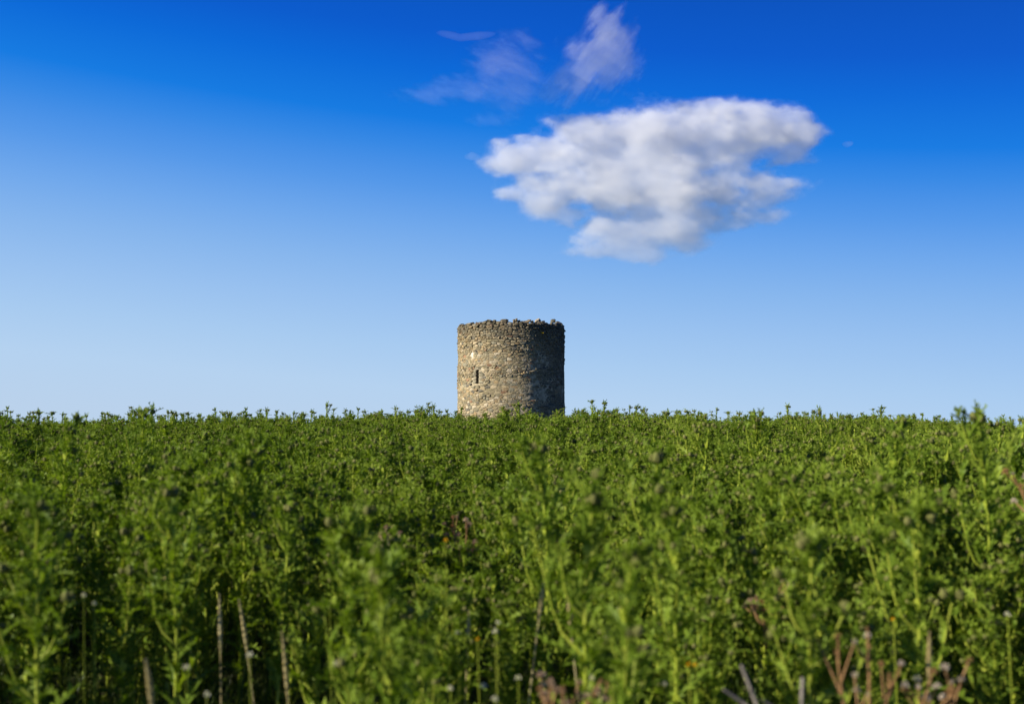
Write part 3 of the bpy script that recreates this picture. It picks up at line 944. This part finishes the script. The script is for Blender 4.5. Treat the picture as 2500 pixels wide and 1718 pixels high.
# ------------------------------------------------------------------ the rest of the field, as stuff
def scatter(name, points, meshes, label, cat, scale_rng=None):
    """one object whose geometry nodes stand a plant on every point; points are (x, y, z, yaw, tilt, s, which)"""
    P = np.array(points, dtype=np.float64)
    me = bpy.data.meshes.new(name)
    me.vertices.add(len(P)); me.vertices.foreach_set('co', P[:, :3].astype(np.float32).ravel())
    for an, ci in (('yaw', 3), ('tilt', 4), ('size', 5)):
        a = me.attributes.new(an, 'FLOAT', 'POINT'); a.data.foreach_set('value', P[:, ci].astype(np.float32))
    a = me.attributes.new('which', 'INT', 'POINT'); a.data.foreach_set('value', P[:, 6].astype(np.int32))
    o = obj(name, me, label=label, cat=cat, kind='stuff')
    src = bpy.data.collections.new(name + '_kinds')
    for i, m in enumerate(meshes):
        so = bpy.data.objects.new('%s_kind_%02d' % (name, i), m); src.objects.link(so)
    ng = bpy.data.node_groups.new(name, 'GeometryNodeTree')
    ng.interface.new_socket('Geometry', in_out='INPUT', socket_type='NodeSocketGeometry')
    ng.interface.new_socket('Geometry', in_out='OUTPUT', socket_type='NodeSocketGeometry')
    gi = ng.nodes.new('NodeGroupInput'); go = ng.nodes.new('NodeGroupOutput')
    ci = ng.nodes.new('GeometryNodeCollectionInfo'); ci.inputs['Collection'].default_value = src
    ci.inputs['Separate Children'].default_value = True; ci.inputs['Reset Children'].default_value = True
    ip = ng.nodes.new('GeometryNodeInstanceOnPoints'); ip.inputs['Pick Instance'].default_value = True
    def attr(nm, typ):
        n = ng.nodes.new('GeometryNodeInputNamedAttribute'); n.data_type = typ; n.inputs['Name'].default_value = nm
        return n.outputs['Attribute']
    cx = ng.nodes.new('ShaderNodeCombineXYZ')
    ng.links.new(attr('tilt', 'FLOAT'), cx.inputs['X']); ng.links.new(attr('yaw', 'FLOAT'), cx.inputs['Z'])
    ng.links.new(gi.outputs[0], ip.inputs['Points']); ng.links.new(ci.outputs[0], ip.inputs['Instance'])
    ng.links.new(attr('which', 'INT'), ip.inputs['Instance Index'])
    e2r = ng.nodes.new('FunctionNodeEulerToRotation')
    ng.links.new(cx.outputs[0], e2r.inputs[0]); ng.links.new(e2r.outputs[0], ip.inputs['Rotation'])
    ng.links.new(attr('size', 'FLOAT'), ip.inputs['Scale'])
    ng.links.new(ip.outputs[0], go.inputs[0])
    md = o.modifiers.new('scatter', 'NODES'); md.node_group = ng
    return o

kinds = [bake(p[1], 'thistle_kind') for p in PLANS]
P = []
xs = np.array([p[0] for p in rest]); ys = np.array([p[1] for p in rest]); zz = gz(xs, ys)
hs_, ls_ = tall(xs, ys)
for (x, y), z, hq, lq in zip(rest, zz, hs_, ls_):
    k = 12 + rnd.randrange(4) if lq else rnd.randrange(12)
    s = hq / PLANS[k][0]
    P.append((x, y, z - 0.02, rnd.uniform(0, 6.28), rnd.gauss(0, 0.05), s, k))
scatter('thistle_field', P, kinds, 'dense green thistle field running back to the skyline below the tower', 'thistle field')

# low growth between the stems: grass tufts and small leafy shoots
def grass_tuft(seed, n=18, H=0.42):
    q = random.Random(seed); g = Geo()
    for i in range(n):
        a = q.uniform(0, 6.28); l = H * q.uniform(0.55, 1.2); out = q.uniform(0.05, 0.42) * l; w = q.uniform(0.0012, 0.003)
        b = Vector((q.gauss(0, 0.025), q.gauss(0, 0.025), 0)); d = Vector((math.cos(a), math.sin(a), 0)); s = Vector((-d.y, d.x, 0)) * w
        V = []
        for t in (0, 0.35, 0.7, 1.0):
            p = b + d * out * t * t * 1.3 + Vector((0, 0, l * (t - 0.22 * t ** 3)))
            V += ([p - s * (1 - t * 0.5), p + s * (1 - t * 0.5)] if t < 1 else [p])
        g.add(V, [(0, 1, 3, 2), (2, 3, 5, 4), (4, 5, 6)])
    return g.mesh('grass_tuft', [M_GRASS])
def leafy_shoot(seed):
    q = random.Random(seed); g = Geo()
    for j in range(4):
        H = q.uniform(0.12, 0.36); lean = Vector((q.gauss(0, 0.25), q.gauss(0, 0.25), 1)) * H
        b = Vector((q.gauss(0, 0.04), q.gauss(0, 0.04), 0))
        g.tube([b, b + lean * 0.5, b + lean], [0.0025, 0.002, 0.0015], 4, 0)
        for i in range(9):
            t = 0.2 + 0.8 * i / 9; a = i * 2.4 + j; el = q.uniform(0.1, 0.9); L = q.uniform(0.03, 0.06)
            M = Matrix.Translation(b + lean * t) @ Matrix.Rotation(a, 4, 'Z') @ Matrix.Rotation(-el, 4, 'Y') @ Matrix.Diagonal((L, L, L, 1))
            g.put([(0, 0, 0), (0.35, 0.3, 0.07), (0.75, 0.24, 0.05), (1, 0, -0.05), (0.75, -0.24, 0.05), (0.35, -0.3, 0.07), (0.5, 0, -0.04)],
                  [(0, 6, 1), (1, 6, 2), (2, 6, 3), (3, 6, 4), (4, 6, 5), (5, 6, 0)], M, 1)
    return g.mesh('leafy_shoot', [M_STEM, M_LEAF])
GP = []; LP = []
_y = np.where(np.arange(5200) % 3 > 0, rng.uniform(2.0, 9.5, 5200), rng.uniform(2.5, 5.5, 5200))
_x = rng.uniform(-1, 1, 5200) * (0.55 * _y + 1.8)
_z = gz(_x, _y) - 0.01
for i, (x, y, z) in enumerate(zip(_x.tolist(), _y.tolist(), _z.tolist())):
    if i % 2 == 0:
        GP.append((x, y, z, rnd.uniform(0, 6.28), rnd.gauss(0, 0.08), rnd.uniform(0.6, 1.35), rnd.randrange(4)))
    elif i % 8 == 1:
        LP.append((x, y, z, rnd.uniform(0, 6.28), rnd.gauss(0, 0.1), rnd.uniform(0.5, 1.1), rnd.randrange(4)))
scatter('grass', GP, [grass_tuft(i) for i in range(4)], 'rough grass at the foot of the thistles along the front edge', 'grass')
scatter('undergrowth', LP, [leafy_shoot(20 + i) for i in range(4)], 'small leafy shoots filling the gaps between thistle stems', 'undergrowth')

# ------------------------------------------------------------------ dead stalks and flowers in the foreground
def fluff_ball(r, seed, mats, n=26):
    q = random.Random(seed); g = Geo()
    for i in range(n):
        z = q.uniform(-0.35, 1); a = q.uniform(0, 6.28); s = math.sqrt(max(0, 1 - z * z))
        d = Vector((math.cos(a) * s, math.sin(a) * s, z)); o = d.orthogonal().normalized()
        p = d * r * q.uniform(0.8, 1.15); w = r * 0.28
        g.add([Vector((0, 0, 0)), p + o * w, p - o * w], [(0, 1, 2)])
        o2 = d.cross(o)
        g.add([d * r * 0.3, p + o2 * w, p - o2 * w], [(0, 1, 2)])
    return g.mesh('seed_head', mats)

def dried_plant(px, py, d, label, mat, headmat, nb, spread, head_r, seed, group=None, name='dried_thistle', base_drop=None):
    """forked dead stalk with seed heads at the branch tips; the crown of the plant sits at the surveyed point"""
    q = random.Random(seed)
    p = ray(px, py, d); z0 = float(gz(p.x, p.y)); H = p.z - z0
    root = obj(name, None, label=label, cat='dried plant', group=group)
    root.location = (p.x, p.y, z0)
    g = Geo(); fork = (H - 0.3) * q.uniform(0.95, 1.05) if d < 3 else (H - 0.12) * q.uniform(0.97, 1.02)
    g.tube([(0, 0, -0.02), (0.01, 0, fork * 0.5), (0, 0.01, fork)], [0.0055, 0.005, 0.0045], 6)
    obj('stem', g.mesh('dry_stem', [mat if d < 3 else M_STEM]), root)
    for b in range(nb):
        a = math.pi * (b + 0.5) / nb + q.uniform(-0.25, 0.25)
        reach = spread * q.uniform(0.55, 1.0); x = math.cos(a) * reach; y = q.uniform(-0.5, 0.5) * spread * 0.6
        top = Vector((x, y, H * q.uniform(0.86, 1.02)))
        s0 = Vector((0, 0, fork * q.uniform(0.8, 1.0)))
        mid = s0.lerp(top, 0.5) + Vector((x * 0.12, 0, -0.01))
        bg = Geo(); bg.tube([s0, mid, top], [0.0042, 0.0036, 0.0024], 5)
        sub = []
        for k in range(q.choice([2, 3, 3])):
            e = top + Vector((q.gauss(0, 0.03), q.gauss(0, 0.03), q.uniform(0.0, 0.05)))
            bg.tube([mid.lerp(top, 0.5 + 0.15 * k), e], [0.003, 0.002], 4); sub.append(e)
        bo = obj('branch', bg.mesh('dry_branch', [mat]), root)
        for e in sub + [top]:
            h = obj('seed_head', fluff_ball(head_r * q.uniform(0.5, 1.05), q.randrange(9999), [headmat if q.random() < 0.75 else mat]), bo)
            h.location = e
    return root
dried_plant(2110, 1590, 2.8, 'rust brown dried thistle with white fluffy tips at the bottom right', M_RUST, M_FLUFF, 4, 0.075, 0.008, 1)
dried_plant(2290, 1655, 2.8, 'pale dried thistle with white seed balls nearest the bottom right corner', M_RUST, M_FLUFF, 4, 0.065, 0.011, 2)
dried_plant(1395, 1675, 2.8, 'pinkish withered thistle with seed fluff at the bottom centre', M_RUST, M_PINK, 6, 0.11, 0.012, 3)
dried_plant(1128, 1290, 5.8, 'orange brown withered weed with pale fluff below the tower', M_RUST, M_PINK, 4, 0.07, 0.016, 4)
dried_plant(1868, 1420, 4.1, 'reddish withered weed among dark stems in the right half', M_RUST, M_PINK, 5, 0.07, 0.014, 5)
dried_plant(2530, 1180, 4.0, 'tall rusty dead stalk with pale fluff cut by the right edge', M_RUST, M_FLUFF, 4, 0.06, 0.016, 6)
dried_plant(948, 1270, 5.0, 'small pale withered thistle with fluff left of the orange one', M_DRY, M_PINK, 3, 0.05, 0.014, 7)

def twig(px, py, d, label, seed, lean):
    q = random.Random(seed)
    p = ray(px, py, d); z0 = float(gz(p.x, p.y)); H = p.z - z0
    root = obj('dead_twig', None, label=label, cat='twig')
    root.location = (p.x + lean * H, p.y, z0)
    g = Geo()
    pts_ = [Vector((0, 0, -0.02)), Vector((-lean * H * 0.3, 0.01, H * 0.4)), Vector((-lean * H * 0.62, 0, H * 0.72)), Vector((-lean * H, 0.01, H))]
    g.tube(pts_, [0.009, 0.008, 0.0065, 0.004], 6)
    m = obj('stem', g.mesh('twig_stem', [M_GREY]), root)
    for i, (t, dx, dz) in enumerate([(0.75, 0.07, 0.13), (0.86, -0.09, 0.07), (0.6, 0.06, 0.08)]):
        b = pts_[2].lerp(pts_[3], max(0, (t - 0.72) / 0.28)) if t > 0.72 else pts_[1].lerp(pts_[2], (t - 0.4) / 0.32)
        k = Geo(); k.tube([b, b + Vector((dx * 0.5, 0.01, dz * 0.55)), b + Vector((dx, 0, dz))], [0.0055, 0.0045, 0.0028], 5)
        obj('branch', k.mesh('twig_branch', [M_GREY]), root)
twig(1812, 1625, 2.65, 'grey forked dead twig leaning at the bottom right of centre', 1, 0.28)
twig(1962, 1655, 2.7, 'grey upright dead twig at the foot of the bright stemmed thistle', 2, -0.05)

def grass_stalk(px, py, d, lean, label, seed, ear=0.11):
    q = random.Random(seed)
    p = ray(px, py, d); z0 = float(gz(p.x, p.y)); H = p.z - z0
    root = obj('grass_stalk', None, label=label, cat='grass stalk', group='dry grass stalks in the foreground')
    root.location = (p.x - lean * H, p.y, z0)
    ax = lambda t: Vector((lean * H * t ** 1.4, 0.01 * math.sin(3 * t), H * t))
    g = Geo(); g.tube([ax(i / 6) for i in range(7)], [0.003 - 0.0013 * i / 6 for i in range(7)], 5)
    obj('stem', g.mesh('stalk', [M_DRY]), root)
    e = Geo(); t0 = 1 - ear / H
    e.tube([ax(t0 + (1 - t0) * i / 8) for i in range(9)], [0.0018, 0.0036, 0.0048, 0.0052, 0.005, 0.0044, 0.0036, 0.0024, 0.0008], 6)
    for i in range(60):
        t = t0 + (1 - t0) * i / 60; a = i * 2.4; b = ax(t)
        L = 0.02 * (1 - 0.75 * abs(2 * i / 60 - 0.7) / 1.3)
        dd = Vector((math.cos(a) * 0.5, math.sin(a) * 0.5, 0.9)).normalized(); o = dd.orthogonal().normalized() * 0.0042
        e.add([b, b + dd * L * 0.5 + o, b + dd * L, b + dd * L * 0.5 - o], [(0, 1, 2, 3)])
    obj('seed_ear', e.mesh('seed_ear', [M_DRY]), root)
for i, (px, py, d, ln, ear, lab) in enumerate([
        (535, 1448, 3.9, -0.02, 0.2, 'straight tan grass stalk, left one of the dry pair at lower left'),
        (583, 1462, 3.9, -0.12, 0.18, 'leaning tan grass stalk, right one of the dry pair at lower left'),
        (688, 1540, 3.4, -0.07, 0.2, 'pale dry grass stalk right of the dry pair at lower left'),
        (1145, 1490, 4.0, 0.03, 0.12, 'bent straw stalk in the shaded gap below the tower'),
        (1328, 1420, 3.6, 0.1, 0.12, 'pale green grass stalk leaning right in the bright gap at centre'),
        (1385, 1455, 3.5, -0.08, 0.12, 'slim straw stalk right of centre in the bright gap'),
        (2270, 1540, 2.9, 0.02, 0.12, 'thin green brown stalk near the lower right corner'),
        (355, 1610, 2.8, -0.1, 0.12, 'dry stalk leaning left near the lower left corner')]):
    grass_stalk(px, py, d, ln, lab, i, ear)

def small_flower(name, px, py, d, label, cat, group, mat, r, seed):
    p = ray(px, py, d); z0 = float(gz(p.x, p.y)); H = max(0.05, p.z - z0)
    root = obj(name, None, label=label, cat=cat, group=group); root.location = (p.x, p.y, z0)
    g = Geo(); g.tube([(0, 0, -0.01), (0.012, 0, H * 0.5), (0, 0, H)], [0.002, 0.0018, 0.0014], 4)
    obj('stalk', g.mesh('flower_stalk', [M_STEM]), root)
    h = obj('blossom', fluff_ball(r, seed, [mat], 22), root); h.location = (0, 0, H)
for i, (px, py) in enumerate([(455, 1630), (610, 1598), (805, 1478), (820, 1620), (1118, 1545), (1210, 1540), (1215, 1520), (1100, 1680), (1180, 1675), (1265, 1655), (1208, 1707),
                              (1325, 1670), (1622, 1668), (205, 1453), (230, 1473), (2460, 1500), (505, 1695), (1445, 1655), (2240, 1655)]):
    small_flower('clover_flower', px, py, 2.75 + 0.5 * ((i * 7) % 5) / 5 + (0.6 if py < 1560 else 0), 'small cream white clover blossom low in the front fringe of the field', 'flower', 'white clover blossoms in the foreground', M_CLOVER, 0.0085, i)
for i, (px, py) in enumerate([(1682, 1622), (1697, 1623), (1166, 1560), (2181, 1512), (1088, 1318)]):
    small_flower('yellow_flower', px, py, 2.95 + 0.2 * (i % 3) + (0.5 if py < 1540 else 0), 'tiny yellow flower low among the foreground thistles', 'flower', 'tiny yellow flowers in the foreground', M_YELLOW, 0.006, 50 + i)

# ------------------------------------------------------------------ clouds
CD = 1500.0
def surface_nets(f):
    """closed mesh of f = 0 on a grid (inside where f > 0); vertices in grid units"""
    ins = f > 0
    nx, ny, nz = f.shape
    c = [ins[i:nx - 1 + i, j:ny - 1 + j, k:nz - 1 + k] for i in (0, 1) for j in (0, 1) for k in (0, 1)]
    s = sum(x.astype(np.int8) for x in c)
    act = (s > 0) & (s < 8)
    idx = -np.ones(act.shape, dtype=np.int64); idx[act] = np.arange(act.sum())
    base = np.argwhere(act)
    acc = np.zeros((len(base), 3)); cnt = np.zeros(len(base))
    corner = [(i, j, k) for i in (0, 1) for j in (0, 1) for k in (0, 1)]
    for a in range(8):
        for b in range(a + 1, 8):
            d = np.abs(np.array(corner[a]) - np.array(corner[b]))
            if d.sum() != 1: continue
            pa = base + corner[a]; pb = base + corner[b]
            fa = f[pa[:, 0], pa[:, 1], pa[:, 2]]; fb = f[pb[:, 0], pb[:, 1], pb[:, 2]]
            m = (fa > 0) != (fb > 0)
            t = np.where(m, fa / np.where(m, fa - fb, 1), 0)
            pt = np.array(corner[a]) + t[:, None] * (np.array(corner[b]) - np.array(corner[a]))
            acc += pt * m[:, None]; cnt += m
    V = base + acc / cnt[:, None]
    Q = []
    for ax in range(3):
        o = [[0, 0, 0], [0, 0, 0]]; o[1][ax] = 1
        A = ins[:-1 if ax == 0 else None, :-1 if ax == 1 else None, :-1 if ax == 2 else None]
        B = ins[1 if ax == 0 else 0:, 1 if ax == 1 else 0:, 1 if ax == 2 else 0:]
        e = np.argwhere(A != B)
        u, v = [(1, 2), (2, 0), (0, 1)][ax]
        ok = (e[:, u] > 0) & (e[:, v] > 0) & (e[:, u] < act.shape[u]) & (e[:, v] < act.shape[v])
        e = e[ok]
        def at(du, dv):
            q = e.copy(); q[:, u] -= du; q[:, v] -= dv
            return idx[q[:, 0], q[:, 1], q[:, 2]]
        q = np.stack([at(1, 1), at(0, 1), at(0, 0), at(1, 0)], 1)
        flip = ~A[e[:, 0], e[:, 1], e[:, 2]]
        q[flip] = q[flip][:, ::-1]
        Q.append(q)
    return V, np.concatenate(Q)

def fast_mesh(name, V, Q, mat):
    me = bpy.data.meshes.new(name)
    me.vertices.add(len(V)); me.vertices.foreach_set('co', V.astype(np.float32).ravel())
    me.loops.add(len(Q) * 4); me.loops.foreach_set('vertex_index', Q.astype(np.int32).ravel())
    me.polygons.add(len(Q)); me.polygons.foreach_set('loop_start', np.arange(0, len(Q) * 4, 4, dtype=np.int32))
    me.polygons.foreach_set('use_smooth', np.ones(len(Q), bool))
    me.materials.append(mat)
    me.update(calc_edges=True); me.validate()
    return me

def cloud(name, blobs, levels, label, cell, amp, nscale, stretch, seed, depth_k=0.8, oct_=4, wisp=None, smooth=0.12, gain=0.5, grow=0.0, nrot=0.0):
    """blobs: (x, y, rx, ry, weight) surveyed on the photograph (zoomed frame), in a slab facing the field"""
    B = np.array([b[:4] for b in blobs], float); W = np.array([b[4] if len(b) > 4 else 0.0 for b in blobs]) - grow
    ROT = np.array([b[5] if len(b) > 5 else 0.0 for b in blobs])
    m = 70
    x0, x1 = (B[:, 0] - B[:, 2] * 1.3).min() - m, (B[:, 0] + B[:, 2] * 1.3).max() + m
    ext = np.maximum(B[:, 3], 0.0)
    e2 = np.hypot(B[:, 2] * np.sin(ROT), B[:, 3]) * 1.3
    y0, y1 = (B[:, 1] - e2).min() - m, (B[:, 1] + e2).max() + m
    dz = (np.maximum(B[:, 3], 40) * depth_k * 1.3).max() + m
    gx = np.arange(x0, x1, cell); gy = np.arange(y0, y1, cell); gd = np.arange(-dz, dz, cell * 1.4)
    X, Y, D = np.meshgrid(gx, gy, gd, indexing='ij')
    f = np.full(X.shape, -9.0)
    for (bx, by, rx, ry), w, ro in zip(B, W, ROT):
        dd = max(ry, 40) * depth_k * (1.0)
        ux = (X - bx) * math.cos(ro) + (Y - by) * math.sin(ro); uy = -(X - bx) * math.sin(ro) + (Y - by) * math.cos(ro)
        r = 1 - np.sqrt((ux / rx) ** 2 + (uy / ry) ** 2 + (D / dd) ** 2) - w
        k = smooth
        h = np.clip(0.5 + 0.5 * (r - f) / k, 0, 1)
        f = f * (1 - h) + r * h + k * h * (1 - h)
    p = np.stack([(X * math.cos(nrot) + Y * math.sin(nrot)) / stretch, Y * math.cos(nrot) - X * math.sin(nrot), D], -1) / nscale
    n = np.zeros(X.shape)
    flat = p.reshape(-1, 3)
    sel = (f.ravel() > -amp) 
    nv = np.zeros(flat.shape[0]); nv[sel] = fbm(flat[sel], oct_, seed, gain)
    f = f + np.where(sel.reshape(X.shape), (nv.reshape(X.shape) - 0.5) * 2 * amp, 0)
    s = CD / FPX
    root = obj(name, None, label=label, cat='cloud')
    cx = (B[:, 0].min() + B[:, 0].max()) / 2; cyy = (B[:, 1].min() + B[:, 1].max()) / 2
    c = ray(960 + cx / 2.038, cyy / 2.038, CD)
    root.location = c
    for part, lev, dens in levels:
        g = f - lev
        g[0] = g[-1] = -1; g[:, 0] = g[:, -1] = -1; g[:, :, 0] = g[:, :, -1] = -1
        V, Q = surface_nets(g)
        if len(V) == 0: continue
        P = np.empty_like(V)
        P[:, 0] = (x0 + V[:, 0] * cell - cx) / 2.038 * s
        P[:, 1] = (-dz + V[:, 2] * cell * 1.4) / 2.038 * s
        P[:, 2] = -(y0 + V[:, 1] * cell - cyy) / 2.038 * s
        obj(part, fast_mesh(part, P, Q, cloud_material(name + '_' + part, dens, wisp)), root)
    return root

MAIN = [(620, 790, 165, 100), (800, 775, 190, 110), (660, 690, 130, 35, 0.15), (1000, 680, 250, 120), (1250, 660, 280, 125), (1500, 640, 290, 130), (1750, 650, 270, 130),
        (1960, 670, 170, 110, 0.1), (2050, 610, 90, 75, 0.15), (1680, 520, 220, 60, 0.3), (1000, 800, 270, 105), (1300, 800, 320, 110), (1600, 780, 290, 110, 0.1), (1960, 760, 150, 65, 0.15),
        (900, 930, 170, 120), (1100, 950, 220, 130), (1350, 950, 240, 120), (1600, 930, 230, 110, 0.1), (1850, 930, 190, 90, 0.1), (1960, 970, 100, 40, 0.15), (1720, 1000, 200, 80, 0.1), (760, 1010, 140, 75, 0.05), (570, 965, 110, 65, 0.15), (650, 900, 90, 60, 0.2),
        (850, 1060, 140, 50, 0.05), (1300, 1040, 220, 85), (1550, 1060, 230, 75, 0.05), (1800, 1080, 190, 60, 0.2), (1030, 1130, 90, 80, 0.2), (1200, 1190, 220, 65, 0.05),
        (1350, 1150, 200, 75, 0.05), (1450, 1225, 140, 55, 0.1), (1100, 1258, 180, 42, 0.0), (1180, 1230, 200, 55, 0.0), (1130, 1140, 130, 70, 0.1), (1250, 1275, 170, 42, 0.05), (1680, 1115, 150, 45, 0.15), (540, 700, 90, 30, 0.3)]
cloud('cloud', MAIN, [('vapour_fringe', -0.14, 0.0022), ('vapour_veil', 0.0, 0.008), ('vapour_body', 0.1, 0.017), ('vapour_core', 0.28, 0.022)],
      'large white puffy cloud above and right of the tower', 6.5, 1.05, 105.0, 1.7, 3, 0.6, 6, None, 0.3, 0.68, 0.19)
cloud('cloud_plume', [(1060, 170, 90, 105, 0.1), (990, 270, 110, 90, 0.1), (1080, 300, 120, 110, 0.15), (910, 390, 150, 80, 0.05, -0.6), (840, 450, 120, 45, 0.1, -0.4)],
      [('vapour_fringe', -0.2, 0.0010), ('vapour_veil', 0.0, 0.0022), ('vapour_body', 0.2, 0.006)], 'thin bright plume of cloud rising above the big cloud', 6.0, 1.6, 46.0, 2.6, 19, 0.8, 6, None, 0.35, 0.68, 0.3, -0.9)
cloud('cloud_veil', [(580, 310, 130, 95, 0.15), (600, 430, 120, 105, 0.1), (590, 520, 80, 60, 0.2), (430, 440, 170, 55, 0.2), (230, 470, 170, 40, 0.25), (680, 220, 60, 30, 0.25), (480, 595, 90, 26, 0.3)],
      [('vapour_fringe', -0.25, 0.0006), ('vapour_veil', -0.02, 0.0008), ('vapour_body', 0.2, 0.0018)], 'faint ragged veil of cloud left of the bright plume', 6.0, 1.8, 46.0, 2.4, 27, 0.8, 6, None, 0.35, 0.7, 0.32, 0.35)
cloud('cloud_streak', [(280, 175, 80, 20, 0.1, 0.25), (390, 183, 110, 20, 0.1, -0.12)], [('vapour', 0.0, 0.004)], 'small curved streak of cloud alone at the upper left of the veil', 6.0, 0.45, 60.0, 2.0, 31, 0.8, 3)
cloud('cloud_puff', [(2262, 717, 34, 14, 0.05)], [('vapour', 0.0, 0.006)], 'tiny detached cloud puff right of the big cloud', 4.0, 0.4, 22.0, 1.3, 41, 0.8, 3)
cloud('cloud_puff', [(395, 780, 40, 22, 0.05)], [('vapour', 0.0, 0.006)], 'tiny detached cloud puff left of the big cloud', 4.0, 0.45, 30.0, 1.3, 43, 0.8, 3)
